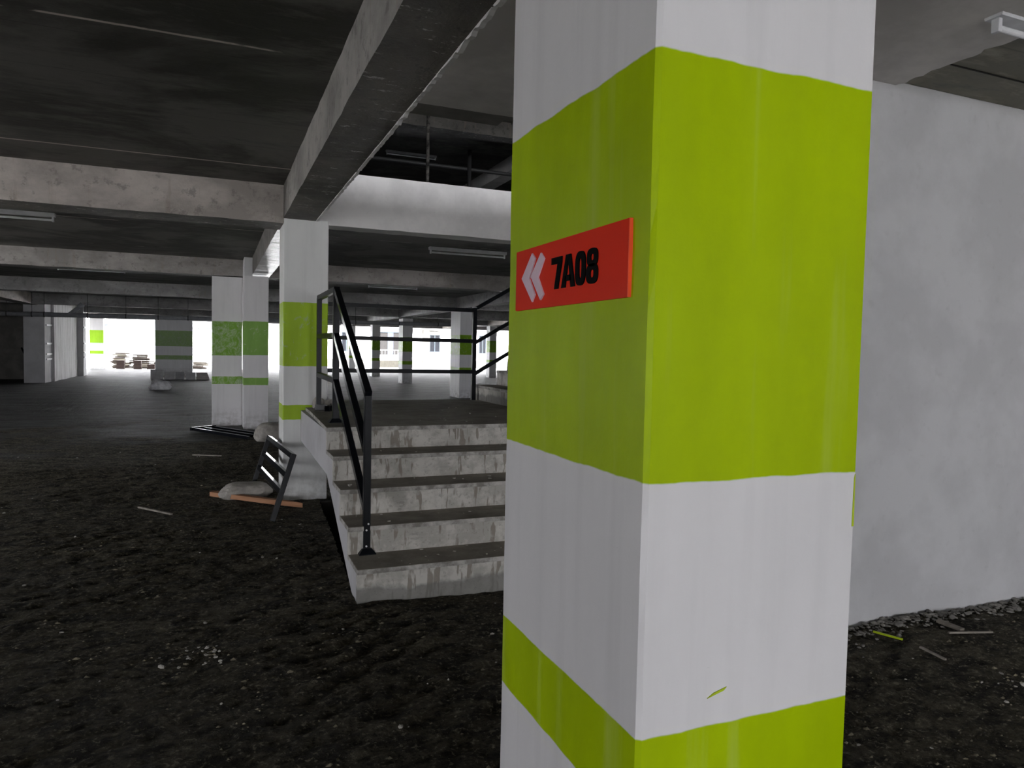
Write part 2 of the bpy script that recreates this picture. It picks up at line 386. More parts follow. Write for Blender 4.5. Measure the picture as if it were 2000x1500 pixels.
# rendered soffit over the near stair lobby
e1 = rag(90, .90, 3.53, 4.44, .008, 3); e2 = rag(260, 4.43, -4.9, 3.52, .03, 8)
mb = MB(); mb.prism([(x, y) for x, y in e1] + [(x, y) for y, x in e2] + [(.90, -4.9)], 2, 3.068, 3.099)
struct('ceiling_plaster', mb, M['soffit_plaster'], 'grey plastered patch of ceiling with a ragged edge beside the near pillar', 'ceiling')
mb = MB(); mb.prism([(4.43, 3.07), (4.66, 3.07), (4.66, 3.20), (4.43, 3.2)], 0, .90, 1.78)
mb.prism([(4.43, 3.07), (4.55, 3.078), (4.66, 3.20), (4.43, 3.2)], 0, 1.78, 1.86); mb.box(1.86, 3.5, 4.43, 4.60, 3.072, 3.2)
struct('ceiling_edge', mb, M['edge_shade_plaster'], 'plastered lip of the ceiling, its shade put into the colour, at the edge of the stairwell void', 'ceiling')
mb = MB(); mb.box(3.40, 7.9, -4.9, 2.97, 3.088, 3.101); struct('ceiling_bare', mb, M['slab_bare'], 'olive-grey bare concrete corner of the ceiling at the upper right', 'ceiling')
mb = MB(); mb.box(3.56, 4.9, 2.676, 2.684, 3.083, 3.089); struct('trim_1', mb, M['pit'], 'dark crack line in the bare concrete ceiling at the upper right', 'crack')

def ybeam(name, x0, x1, y0, y1, zb, zt, mat, label, lip=None):
    mb = MB(); n = max(2, int((y1 - y0) / .12)); rings = []
    for i in range(n + 1):
        y = y0 + (y1 - y0) * i / n; j = lambda k: .006 * noise.noise((i * .6, k, zb))
        rings.append([mb.bm.verts.new(p) for p in ((x0 + j(1), y, zb + j(2)), (x1 + j(3), y, zb + j(4)), (x1 + j(3), y, zt), (x0 + j(1), y, zt))])
    for a, b in zip(rings, rings[1:]):
        for q in range(4): mb.bm.faces.new((a[q], a[(q + 1) % 4], b[(q + 1) % 4], b[q]))
    mb.bm.faces.new(rings[0][::-1]); mb.bm.faces.new(rings[-1])
    return struct(name, mb, mat, label, 'beam')
def xbeam(name, x0, x1, y0, y1, zb, zt, mat, label):
    mb = MB(); n = max(2, int((x1 - x0) / .12)); rings = []
    for i in range(n + 1):
        x = x0 + (x1 - x0) * i / n; j = lambda k: .007 * noise.noise((i * .6, k, y0))
        rings.append([mb.bm.verts.new(p) for p in ((x, y0 + j(1), zb + j(2)), (x, y1 + j(3), zb + j(4)), (x, y1 + j(3), zt), (x, y0 + j(1), zt))])
    for a, b in zip(rings, rings[1:]):
        for q in range(4): mb.bm.faces.new((a[q], a[(q + 1) % 4], b[(q + 1) % 4], b[q]))
    mb.bm.faces.new(rings[0][::-1]); mb.bm.faces.new(rings[-1])
    return struct(name, mb, mat, label, 'beam')
BX0, BX1 = .617, .925
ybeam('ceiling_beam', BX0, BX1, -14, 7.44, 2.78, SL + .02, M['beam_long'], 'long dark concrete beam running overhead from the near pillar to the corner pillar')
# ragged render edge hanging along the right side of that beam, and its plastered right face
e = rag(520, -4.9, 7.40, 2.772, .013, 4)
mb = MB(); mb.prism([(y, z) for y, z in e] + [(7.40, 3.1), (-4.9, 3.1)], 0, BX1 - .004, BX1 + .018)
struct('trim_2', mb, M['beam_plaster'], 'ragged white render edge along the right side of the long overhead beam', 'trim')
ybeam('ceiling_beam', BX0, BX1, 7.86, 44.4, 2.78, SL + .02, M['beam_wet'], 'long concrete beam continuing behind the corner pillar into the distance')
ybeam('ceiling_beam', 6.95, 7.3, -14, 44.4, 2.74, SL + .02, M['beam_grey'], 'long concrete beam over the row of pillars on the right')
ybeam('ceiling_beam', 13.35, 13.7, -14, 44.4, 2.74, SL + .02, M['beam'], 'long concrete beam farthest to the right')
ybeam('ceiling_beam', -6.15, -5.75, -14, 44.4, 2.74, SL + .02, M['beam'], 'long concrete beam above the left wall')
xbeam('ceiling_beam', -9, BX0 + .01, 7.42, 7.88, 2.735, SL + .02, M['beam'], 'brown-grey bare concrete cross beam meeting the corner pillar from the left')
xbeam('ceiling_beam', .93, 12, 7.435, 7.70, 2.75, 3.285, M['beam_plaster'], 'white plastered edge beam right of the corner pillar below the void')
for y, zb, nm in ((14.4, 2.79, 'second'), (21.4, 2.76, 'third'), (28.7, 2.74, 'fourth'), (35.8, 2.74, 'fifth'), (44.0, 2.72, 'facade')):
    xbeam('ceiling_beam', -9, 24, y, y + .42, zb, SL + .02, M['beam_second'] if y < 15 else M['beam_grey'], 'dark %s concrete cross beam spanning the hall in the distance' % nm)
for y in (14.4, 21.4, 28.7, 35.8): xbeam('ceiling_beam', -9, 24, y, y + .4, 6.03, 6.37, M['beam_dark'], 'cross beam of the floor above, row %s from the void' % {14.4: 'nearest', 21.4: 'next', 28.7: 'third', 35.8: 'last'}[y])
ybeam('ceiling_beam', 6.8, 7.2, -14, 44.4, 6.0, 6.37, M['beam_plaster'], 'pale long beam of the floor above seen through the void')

# ------------------------------------------------------------------ walls
def walls():
    mb = MB(); mb.box(2.95, 8.0, 2.975, 3.2, -.05, 3.1); struct('wall_right', mb, M['white_wall'], 'white plastered wall behind the near pillar on the right', 'wall')
    # unseen rear wall; its opening is placed and sized to light the hall
    mb = MB(); mb.box(5.0, 24, -14, -13.8, -.1, 3.2); mb.box(-9, -4, -14, -13.8, -.1, 3.2); mb.box(-4, 5, -14, -13.8, 2.3, 3.2)
    struct('wall_rear', mb, M['white_wall'], 'unseen rear wall with a wide opening added for daylight behind the viewer', 'wall')
    mb = MB(); mb.box(-9.2, -9, -4.6, 8.1, -.1, 3.2); mb.box(-9.2, -9, 11.5, 32.6, -.1, 3.2); mb.box(-9.2, -9, -14, -9.2, -.1, 3.2); mb.box(-9.2, -9, -9.2, -4.6, 2.3, 3.2); mb.box(-9.2, -9, 8.1, 11.5, 2.3, 3.2); mb.box(-9.2, -6.0, 32.6, 32.9, -.1, 3.1); struct('wall_left', mb, M['edge_shade_plaster'], 'dark grey wall in the shade at the far left', 'wall')  # near stretch unseen; its two openings added to light the hall from the left
    mb = MB(); mb.box(24, 24.2, -14, 2, -.1, 3.2); mb.box(24, 24.2, 8, 45, -.1, 3.2); mb.box(24, 24.2, 2, 8, 2.5, 3.2); mb.box(8.0, 8.2, -14, 3.2, -.1, 3.1)  # unseen side wall; opening added to light the fronts of the right pillars
    struct('wall_far_right', mb, M['soffit_plaster'], 'grey side wall out on the right', 'wall')
    mb = MB(); mb.box(-9.2, -9, -14, 45, 3.28, 6.4); mb.box(24, 24.2, -14, 45, 3.28, 6.4); mb.box(-9, 24, -14.2, -14, 5.4, 6.4); mb.box(-9, 24, 43.8, 44, 3.28, 4.3); mb.box(-9, 24, 43.8, 44, 4.8, 6.4)  # unseen upper walls added to keep the void dark, gaps sized for light
    struct('wall_upper', mb, M['edge_shade_plaster'], 'unseen walls of the floor above, added to darken the void', 'wall')
    mb = MB(); mb.box(-6.2, -5.57, 29.72, 30.8, -.05, 2.9); mb.box(-6.12, -5.72, 29.75, 30.8, 2.9, 3.1)
    struct('wall_stub', mb, M['white_wall'], 'grey wall end at the left, its front in shade', 'wall')
    mb = MB(); mb.box(-6.0, -5.47, 30.8, 35.6, -.05, 3.1); struct('wall_shear', mb, M['stain'], 'pale concrete wall with vertical stains at the far left', 'wall')
    mb = MB(); mb.box(-6.0, -5.25, 35.6, 36.3, -.05, 3.1); struct('wall_end', mb, M['white_wall'], 'pale wall end beyond the stained concrete wall', 'wall')
walls()
# pale conduits across the two lit wall faces
for y0, y1, x, zs, lab in ((29.9, 30.8, -5.55, (2.02, 1.36, .98, .80), 'near'), (35.62, 36.28, -5.23, (2.05, 1.36, .97, .77), 'far')):
    for q, z in enumerate(zs):
        mb = MB(); mb.box(x - .02, x + .015, y0, y1, z, z + .06)
        tag(mb.build('wall_batten', M['white_metal']), '%s thin white bar across the %s lit end of the left wall' % (('topmost', 'second', 'third', 'lowest')[q], lab), 'bar', 'white bars on the left wall', 'thing')

# ------------------------------------------------------------------ pillars
def pillar_bm(w, d, h, bev=.008, step=.06, jit=.0022, seed=0):
    mb = MB(); n = int(h / step); prof = []
    b = bev
    for x, y in ((b, 0), (w - b, 0), (w, b), (w, d - b), (w - b, d), (b, d), (0, d - b), (0, b)): prof.append((x, y))
    rings = []
    for i in range(n + 1):
        z = h * i / n; r = []
        for q, (x, y) in enumerate(prof):
            j = jit * noise.noise((z * 6, q // 2 * 3.1, seed)); r.append(mb.bm.verts.new((x + j, y + j * .8, z)))
        rings.append(r)
    for a, c in zip(rings, rings[1:]):
        for q in range(8): mb.bm.faces.new((a[q], a[(q + 1) % 8], c[(q + 1) % 8], c[q]))
    mb.bm.faces.new(rings[0][::-1]); mb.bm.faces.new(rings[-1])
    return mb
def pillar(x0, x1, y0, y1, h, mat, label, seed=0):
    p = empty('concrete_pillar', (x0, y0, -.02), label, 'pillar', 'banded pillars of the parking level')
    pillar_bm(x1 - x0, y1 - y0, h + .02, seed=seed).build('shaft', mat, p)
    return p
NP = pillar(.664, 1.146, 1.012, 1.638, 2.772, M['pillar_near'], 'large near pillar in white and lime green bands carrying the red sign', 1)
for pts in ([(1.135, 1.236), (1.139, 1.236), (1.138, 1.338), (1.1355, 1.33)], [(.806, .952), (.842, .961), (.848, .967), (.82, .960)]):
    mb = MB(); mb.prism([(x - .664, z + .005) for x, z in pts], 1, -.0012, .004); mb.build('paint_mark', M['lime'], NP)
pillar(.617, 1.050, 7.42, 7.88, 2.785, M['pillar_mid'], 'corner pillar beside the stair landing with worn lime bands', 2)
p3 = empty('concrete_pillar', (-.062, 13.7, -.02), 'paired pillar with scraped green bands left of the corner pillar', 'pillar', 'banded pillars of the parking level')
o = pillar_bm(.527, .6, 2.795, seed=3).build('shaft', M['pillar_worn'], p3); o.location = (0, .72, 0)
o = pillar_bm(.422, .66, 2.77, seed=4).build('side_shaft', M['pillar_pale'], p3); o.location = (.527, 0, 0)
o = pillar_bm(.142, .66, .34, seed=5).build('neck', M['white_wall'], p3); o.location = (.535, .02, 2.76)
pillar(-2.535, -.985, 36.3, 36.9, 2.715, M['pillar_faded'], 'broad far pillar with faded green bands behind the leaning panels', 5)
pillar(-6.27, -5.61, 44.45, 45.0, 3.05, M['pillar_lime'], 'far left pillar with bright lime bands beside the board piles', 6)
pillar(6.94, 7.40, 21.0, 21.95, 2.715, M['pillar_far'], 'pillar behind the far landing post, its left face white with daylight', 7)
pillar(7.235, 7.66, 29.5, 30.2, 2.715, M['pillar_far'], 'slim dark banded pillar in the middle distance between two railing posts', 8)
pillar(7.32, 7.72, 36.2, 36.75, 2.715, M['pillar_far'], 'farther dark banded pillar left of the slim middle one', 9)
pillar(7.42, 7.8, 43.6, 44.2, 2.715, M['pillar_far'], 'farthest banded pillar seen between the sloping stair rails', 10)
pillar(13.35, 13.74, 35.4, 35.9, 2.715, M['pillar_far'], 'far banded pillar at the right beside the rising rail', 11)
pillar(13.35, 13.75, 28.8, 29.3, 2.715, M['pillar_far'], 'banded pillar at the right hidden behind the near pillar', 12)
pillar(.617, 1.05, 43.6, 44.2, 2.715, M['pillar_far'], 'banded pillar at the facade line behind the corner pillar', 13)

# ------------------------------------------------------------------ sign
sg = empty('direction_sign', (.664, 1.572, 1.640), 'red acrylic bay sign with a double arrow on the near pillar', 'sign')
# local frame: u runs to the viewer's right (world -y), v up
def uv(y, z): return (-(1.572 - y) * 1.0, z - 1.640)
def facebox(mb, pts, x0, x1): mb.prism([(y - 1.572, z - 1.640) for y, z in pts], 0, x0, x1); return mb
facebox(MB(), [(1.572, 1.639), (1.576, 1.641), (1.576, 1.777), (1.076, 1.779), (1.076, 1.643)], -.006, .001).build('plate', M['red'], sg)
facebox(MB(), [(1.076, 1.643), (1.076, 1.779), (1.0735, 1.779), (1.0735, 1.643)], -.0062, .001).build('plate_edge', M['red_edge_glow'], sg)
for pts in ([(1.535, 1.7115), (1.479, 1.764), (1.462, 1.751), (1.492, 1.7085), (1.460, 1.671), (1.474, 1.655)], [(1.484, 1.712), (1.432, 1.760), (1.414, 1.746), (1.445, 1.708), (1.414, 1.669), (1.430, 1.657)]):
    facebox(MB(), pts, -.0095, -.006).build('chevron', M['pink'], sg)
def ellipse(cy, cz, ry, rz, n=28, sq=.72):
    r = []
    for i in range(n):
        t = 2 * math.pi * i / n; c, s = math.cos(t), math.sin(t)
        r.append((cy + ry * math.copysign(abs(c) ** sq, c), cz + rz * math.copysign(abs(s) ** sq, s)))
    return r
def ring(mb, outer, inner, x0, x1):
    n = len(outer); L = []
    for pts in (outer, inner):
        for x in (x0, x1): L.append([mb.bm.verts.new((x, y - 1.572, z - 1.640)) for y, z in pts])
    of, ob, inf, inb = L
    for i in range(n):
        j = (i + 1) % n
        mb.bm.faces.new((of[i], of[j], inf[j], inf[i])); mb.bm.faces.new((ob[i], inb[i], inb[j], ob[j]))
        mb.bm.faces.new((of[i], ob[i], ob[j], of[j])); mb.bm.faces.new((inf[i], inf[j], inb[j], inb[i]))
    return mb
Z0, Z1, XA, XB = 1.676, 1.742, -.0085, -.006
facebox(MB(), [(1.379, Z1), (1.330, Z1), (1.330, Z1 - .011), (1.346, Z0), (1.364, Z0), (1.350, Z1 - .014), (1.379, Z1 - .014)], XA, XB).build('digit', M['black'], sg)
mb = facebox(MB(), [(1.331, Z0), (1.313, Z0), (1.3005, Z1 - .006), (1.3115, Z1)], XA, XB); facebox(mb, [(1.3115, Z1), (1.2905, Z1), (1.2995, Z1 - .012), (1.303, Z1 - .012)], XA - .0003, XB)
facebox(mb, [(1.2905, Z1), (1.271, Z0), (1.289, Z0), (1.3015, Z1 - .008)], XA, XB); facebox(mb, [(1.316, Z0 + .013), (1.286, Z0 + .013), (1.289, Z0 + .025), (1.313, Z0 + .025)], XA, XB)
mb.build('letter', M['black'], sg)
ring(MB(), ellipse(1.249, (Z0 + Z1) / 2, .0215, .0335), ellipse(1.249, (Z0 + Z1) / 2, .0055, .020), XA, XB).build('digit', M['black'], sg)
mb = ring(MB(), ellipse(1.2015, Z1 - .0165, .021, .0172), ellipse(1.2015, Z1 - .0165, .006, .0062), XA, XB); ring(mb, ellipse(1.2015, Z0 + .0185, .0225, .0190), ellipse(1.2015, Z0 + .0185, .0065, .0075), XA, XB)
mb.build('digit', M['black'], sg)

# ------------------------------------------------------------------ staircase
NY = [4.26, 4.585, 4.912, 5.245, 5.58]; NZ = [.205, .385, .565, .745, .918]; SX0, SX1 = .785, 2.62
st = empty('concrete_staircase', (SX0, 4.26, 0), 'concrete staircase of five steps with stained pale risers up to the landing', 'stairs')
def L(mb): 
    bmesh.ops.translate(mb.bm, vec=(-SX0, -4.26, 0), verts=mb.bm.verts); return mb
zb = -.04
for i in range(5):
    mb = MB(); n = 46; z1 = NZ[i] - .03
    top = [mb.bm.verts.new((SX0 + .004 + (SX1 - SX0) * q / n, NY[i] + .006 + .004 * noise.noise((q * .5, i, 2)), z1)) for q in range(n + 1)]
    bot = [mb.bm.verts.new((v.co.x, v.co.y + .003 * noise.noise((q * .8, i, 5)), zb)) for q, v in enumerate(top)]
    tb = [mb.bm.verts.new((v.co.x, NY[i] + .05, z1)) for v in top]; bb = [mb.bm.verts.new((v.co.x, NY[i] + .05, zb)) for v in top]
    for q in range(n):
        mb.bm.faces.new((bot[q], bot[q + 1], top[q + 1], top[q])); mb.bm.faces.new((tb[q], tb[q + 1], bb[q + 1], bb[q])); mb.bm.faces.new((top[q], top[q + 1], tb[q + 1], tb[q]))
    mb.bm.faces.new((bot[0], top[0], tb[0], bb[0])); mb.bm.faces.new((bot[-1], bb[-1], tb[-1], top[-1]))
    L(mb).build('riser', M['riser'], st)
    zb = NZ[i] - .004
    y1 = NY[i + 1] + .03 if i < 4 else 8.32
    mb = MB()
    if i < 4: mb.box(SX0, SX1, NY[i] - .006, y1, NZ[i] - .032, NZ[i], .004)
    else:
        mb.prism([(SX0, NY[4] - .006), (SX1 + .33, NY[4] - .006), (SX1 + .33, 8.32), (.84, 8.32), (.83, 7.0)], 2, NZ[4] - .032, NZ[4])
    L(mb).build('tread' if i < 4 else 'landing', M['tread'], st)
side = [(4.30, -.04), (4.30, NZ[0] - .03)]
for i in range(1, 5): side += [(NY[i] + .035, NZ[i - 1] - .03), (NY[i] + .035, NZ[i] - .03)]
side += [(8.3, NZ[4] - .03), (8.3, .60), (5.60, .555), (4.40, -.04)]
mb = MB(); mb.prism(side, 0, SX0 + .006, SX0 + .10); L(mb).build('side_wall', M['stair_side'], st)
mb = MB(); mb.prism([(y, z) for y, z in side], 0, SX0 + .10, SX1 - .01); L(mb).build('waist_slab', M['stair_side'], st)
# second flight going off to the right behind the near pillar
f2 = empty('concrete_flight', (2.95, 6.95, .918), 'second stair flight rising to the right from the landing', 'stairs')
for i in range(8):
    mb = MB(); mb.box(i * .29, 2.9, 0, 1.36, i * .18, i * .18 + .148); mb.build('riser', M['riser'], f2)
    mb = MB(); mb.box(i * .29 - .008, 2.9, -.005, 1.365, i * .18 + .148, i * .18 + .18); mb.build('tread', M['tread'], f2)
mb = MB(); mb.box(0.05, 2.9, 0, .1, -.96, .0); mb.box(.05, 2.9, 1.26, 1.36, -.96, 0); mb.build('side_wall', M['stair_side'], f2)
mb = MB(); mb.prism([(0, 0), (.10, -.02), (.17, .7), (.06, .72)], 1, 0, .42)
o = mb.build('leaning_board', M['navy']); o.location = (3.29, 7.70, 1.279); tag(o, 'tall dark navy board standing on the second flight beside the near pillar', 'board', None, 'thing')

# ------------------------------------------------------------------ stair railing
rl = empty('stair_railing', (.905, 4.6, .205), 'black steel handrail with three rails along the near steps and landing', 'railing')
def rp(x, y, z): return (x - .905, y - 4.6, z - .205)
def rbar(nm, p, q, w=.038, h=.045, mat='steel', upv=(0, 0, 1)):
    mb = MB(); mb.bar(rp(*p), rp(*q), w, h, upv, .003); return mb.build(nm, M[mat], rl)
TOP = [2.0, 1.63, 1.26]
lowp = rbar('post', (.905, 4.6, .20), (.905, 4.6, 1.255), .045, .045)
for z in (.40, .36, .255):
    mb = MB(); mb.tube(rp(.905 + (.008 if z > .38 else -.004), 4.6 - .0275, z), rp(.905 + (.008 if z > .38 else -.004), 4.6 - .021, z), .006, 10); mb.build('screw', M['screw'], lowp)
for x, y, z in ((.905, 4.6, .205), (.905, 5.94, .918)):
    mb = MB(); a = .055; b = .03
    v = [mb.bm.verts.new(rp(x + sx * q, y + sy * q, z + dz)) for q, dz in ((a, 0), (a, .006), (b, .035)) for sx, sy in ((-1, -1), (1, -1), (1, 1), (-1, 1))]
    for r in (0, 4):
        for q in range(4): mb.bm.faces.new((v[r + q], v[r + (q + 1) % 4], v[r + 4 + (q + 1) % 4], v[r + 4 + q]))
    mb.bm.faces.new(v[8:12]); mb.bm.faces.new(v[0:4][::-1]); mb.build('base_plate', M['steel'], rl)
rbar('post', (.905, 5.94, .918), (.905, 5.94, 2.02), .05, .05); rbar('post', (.925, 7.12, .918), (.925, 7.12, 2.0), .045, .045); rbar('post', (2.89, 8.2, .90), (2.89, 8.2, 2.03), .05, .05)
mb = MB(); mb.tube(rp(2.89, 8.2, 2.03), rp(2.89, 8.2, 2.04), .03, 12); mb.build('post_cap', M['screw'], rl)
for q, (z0, y0, z1) in enumerate(((2.0, 5.93, 1.245), (1.63, 5.92, .875), (1.255, 5.92, .50))):
    rbar('sloping_rail', (.905, 5.935, z0), (.905, 4.575 if q == 0 else 4.62, z1 - (.012 if q == 0 else 0)), .045, .05, 'steel_shiny')
for z in TOP:
    rbar('landing_rail', (.905, 5.94, z), (.925, 7.14, z), .042, .045)
    rbar('landing_rail', (1.03, 8.2, z + .005), (2.89, 8.2, z), .04, .045)
for z in (2.02, 1.61, 1.235): rbar('upper_rail', (2.90, 8.2, z), (5.0, 8.2, z + .58 * 2.1), .036, .042)

# ------------------------------------------------------------------ loose railing pieces and bits near the corner pillar
lr = empty('loose_railing', (.46, 6.52, 0), 'loose black steel railing section leaning on the corner pillar', 'railing')
NF, NTp, FF, FT = Vector((0, 0, .0)), Vector((.186, .08, .572)), Vector((-.114, 1.40, 0)), Vector((.072, 1.48, .572))
mb = MB(); mb.bar(NF - (NTp - NF) * .0, NTp, .06, .045, (1, 0, 0), .003); mb.build('leg', M['steel'], lr)
mb = MB(); mb.bar(FF, FT, .06, .045, (1, 0, 0), .003); mb.build('leg', M['steel'], lr)
for f in (.965, .68, .43):
    mb = MB(); mb.bar(NF.lerp(NTp, f), FF.lerp(FT, f), .045, .045, (NTp - NF), .003); mb.build('rail', M['steel_shiny'], lr)
lf = empty('loose_railing', (-.30, 13.55, 0), 'black steel railing section lying flat on the floor before the paired pillar', 'railing')
for k, (a, b) in enumerate((((-.07, .17, .025), (.80, -1.32, .025)), ((.08, .27, .025), (.88, -1.05, .025)), ((.25, .40, .025), (.95, -.80, .025)))):
    mb = MB(); mb.bar(a, b, .045, .05, (0, 0, 1), .003); mb.build('rail', M['steel_shiny'], lf)
mb = MB(); mb.bar((-.10, .12, .03), (.30, .44, .03), .05, .055, (0, 0, 1), .003); mb.build('leg', M['steel_shiny'], lf)
def sack(name, loc, size, mat, label, rz=0., seed=0, fold=.075, cat='sack'):
    mb = MB(); g = bmesh.ops.create_icosphere(mb.bm, subdivisions=5, radius=1)
    for v in mb.bm.verts:
        c = v.co.copy(); c = Vector((math.copysign(abs(c.x) ** .75, c.x), math.copysign(abs(c.y) ** .75, c.y), c.z))
        n = noise.noise(c * 1.3 + Vector((seed, 0, 0))); n2 = noise.noise(Vector((c.x * 2.2 + c.y * 3, c.y * 3 - c.z, seed))); r = 1 + fold * n * 2 + fold * 1.1 * (1 - 2 * abs(n2)) * .6 + fold * .5 * (1 - 2 * abs(noise.noise(Vector((c.x * 5 + seed, c.y * 4, c.z * 4)))))
        c *= r; c.z = max(c.z, -.55)
        if c.z > 0: c.z *= 1 - .25 * max(0, noise.noise((c.x * 1.1 + seed, c.y, 3)))
        v.co = Vector((c.x * size[0], c.y * size[1], (c.z + .55) / 1.55 * size[2]))
    o = mb.build(name, mat, None, True); o.location = loc; o.rotation_euler = (0, 0, rz)
    return tag(o, label, cat, None, 'thing')
sk = sack('woven_sack', (.285, 7.72, -.015), (.23, .15, .155), M['sack'], 'crumpled grey woven sack lying under the leaning railing', .05, 2)
for k, (x, y, z) in enumerate(((-.01, -.095, .112), (.04, -.10, .112), (.085, -.095, .115))):
    mb = MB(); mb.bar((x - .022, y, z), (x + .014, y + .012, z + .016), .012, .014, (0, 0, 1), .003); mb.build('printed_mark', M['ink'], sk)
sack('woven_sack', (.88, 12.15, -.01), (.30, .2, .28), M['sack'], 'grey sack slumped on the floor behind the corner pillar', .3, 5)
sack('plastic_sack', (-1.67, 25.9, -.02), (.28, .2, .30), M['sack_white'], 'white plastic sack alone on the floor in the left distance', 0, 9, .2)
def stick(name, p, q, w, h, mat, label, cat):
    p, q = Vector(p), Vector(q); mb = MB(); d = q - p
    mb.bar((0, 0, 0), d, w, h, (0, 0, 1), min(w, h) * .12); o = mb.build(name, mat); o.location = p
    return tag(o, label, cat, None, 'thing')
mb = MB(); mb.prism([(0, .035), (.03, -.035), (.80, -.03), (1.17, .0), (1.0, .03)], 2, 0, .045); o = mb.build('wooden_plank', M['plank']); o.location = (-.05, 7.82, .0); o.rotation_euler = (0, .0, -.80)
tag(o, 'orange-brown wooden plank with a split end on the floor before the corner pillar', 'plank', None, 'thing')
stick('thin_stick', (-.66, 7.40, .01), (-.36, 7.0, .012), .02, .015, M['grey_wood'], 'thin grey stick on the dark floor left of the wooden plank', 'stick')
stick('thin_stick', (-.29, 10.65, .012), (.08, 10.46, .012), .02, .015, M['grey_wood'], 'thin dark stick on the floor before the flat railing section', 'stick')
stick('leaning_pole', (-6.25, 32.1, 0), (-6.85, 32.5, 1.2), .05, .05, M['steel'], 'thin dark pole leaning on the shaded wall at the far left', 'pole')
stick('wood_offcut', (3.40, 2.855, .012), (3.46, 2.715, .012), .012, .01, M['lime'], 'lime green painted sliver on the floor at the white wall', 'stick')
stick('wood_offcut', (3.90, 2.84, .015), (3.90, 2.69, .015), .035, .018, M['grey_wood'], 'short grey wood offcut on the floor near the white wall', 'offcut')
stick('wood_offcut', (3.80, 2.70, .01), (4.05, 2.62, .01), .012, .01, M['grey_wood'], 'thin grey wooden strip lying beside the short offcut at the white wall', 'stick')
stick('wood_offcut', (3.47, 2.62, .008), (3.45, 2.46, .008), .014, .01, M['grey_wood'], 'dark twig on the floor between the green sliver and the camera', 'stick')
for k, (x, y, a, lab) in enumerate(((.965, 7.05, .7, 'left'), (1.02, 7.0, -.5, 'middle'), (1.085, 7.10, .2, 'right'))):
    mb = MB(); w = .05
    for s in (-1, 1): mb.box(-.09, .09, s * w / 2 - .002, s * w / 2 + .002, 0, w); mb.box(-.09, .09, -w / 2, w / 2, (s + 1) / 2 * w - .002, (s + 1) / 2 * w + .002)
    o = mb.build('tube_offcut', M['steel_shiny']); o.location = (x, y, .921); o.rotation_euler = (0, 0, a + HP)
    tag(o, '%s hollow square steel tube offcut on the landing at the corner pillar' % lab, 'tube offcut', 'tube offcuts on the landing', 'thing')
for k, (x, y, r, lab) in enumerate(((.95, 7.34, .06, 'mortar lump stuck at the foot of the corner pillar on the landing'), (1.06, 7.30, .05, 'smaller mortar lump right of the landing post at the corner pillar'))):
    mb = MB(); mb.lump((0, 0, r * .7), r, (1.1, .8, 1.4), 2, .18); o = mb.build('mortar_lump', M['sack']); o.location = (x, y, .915); tag(o, lab, 'mortar', None, 'thing')

# loose chips: too many to count
def chips(name, mat, label, pts, rmin, rmax):
    mb = MB()
    for x, y, z in pts:
        r = random.uniform(rmin, rmax) * random.choice((1, 1, 1, 1.7)); mb.lump((x, y, z + r * .2), r, (1, random.uniform(.5, 1), random.uniform(.25, .6)), 1, .3, random.uniform(0, 6))
    return tag(mb.build(name, mat), label, 'debris', None, 'stuff')
pts = []
while len(pts) < 420:
    x, y = random.uniform(-4, 4.5), .5 + 11 * random.random() ** 1.4
    if (.7 < x < 3 and 4.1 < y < 8.4) or (.6 < x < 1.2 and .9 < y < 1.7) or (2.7 < x and 6.7 < y < 8.6): continue
    pts.append((x, y, fz(x, y)))
cl = []
while len(cl) < 9000:
    x, y = random.uniform(-4.2, 4.6), .55 + 9.5 * random.random() ** 1.7
    if noise.noise((x * .9, y * .9, 31)) + random.uniform(-.5, .5) < 0: continue
    if (HX - .02 < x < 3 and 4.2 < y < 8.4) or (.64 < x < 1.17 and .98 < y < 1.66) or (2.7 < x and y > 2.93) or (.6 < x < 1.1 and 7.3 < y < 7.9): continue
    cl.append((x, y, fz(x, y) + .001))
mb = MB()
for x, y, z in cl:
    r = random.uniform(.0025, .008) * random.choice((1, 1, 1, 1, 1.8)); a = random.uniform(0, 3.1); h = r * random.uniform(.35, .7)
    q = [mb.bm.verts.new((x + r * random.uniform(.7, 1.3) * math.cos(a + t * 1.257) * 1.3, y + r * random.uniform(.7, 1.3) * math.sin(a + t * 1.257) * .8, z - .002)) for t in range(5)]
    tp = mb.bm.verts.new((x + random.uniform(-r, r) * .4, y + random.uniform(-r, r) * .4, z + h))
    for t in range(5): mb.bm.faces.new((q[t], q[(t + 1) % 5], tp))
tag(mb.build('dirt_clods', M['clod'], None, False, False), 'crumbled brown dirt clods strewn over the near floor', 'dirt', None, 'stuff')
chips('floor_chips', M['chips'], 'small pale plaster chips scattered over the dark dirt floor', pts, .003, .0105)
pts = []
for i in range(110):
    k = random.randrange(5); y = random.uniform(NY[k] + .02, NY[k] + (.3 if k < 4 else 1.9)); pts.append((random.uniform(.83, 2.5), y, NZ[k]))
chips('stair_chips', M['chips'], 'white plaster flakes lying on the dusty treads and landing', pts, .003, .010)
pts = []
for i in range(520):
    x = random.uniform(3.0, 5.2); y = 2.965 - abs(random.gauss(0, .07)) - .0; pts.append((x, y, fz(x, y) + .008))
chips('wall_rubble', M['stone'], 'grey broken plaster rubble along the foot of the white wall', pts, .005, .017)
pts = [(x + random.gauss(0, .10), y + random.gauss(0, .06), -.005) for x, y in ((-.09, 3.8),) * 26 + ((3.15, 2.63),) * 5 + ((3.5, 2.2),) * 8 + ((.70, 3.86),) * 5]
chips('pale_crumbs', M['chips'], 'loose clusters of pale crumbs on the floor', pts, .004, .012)

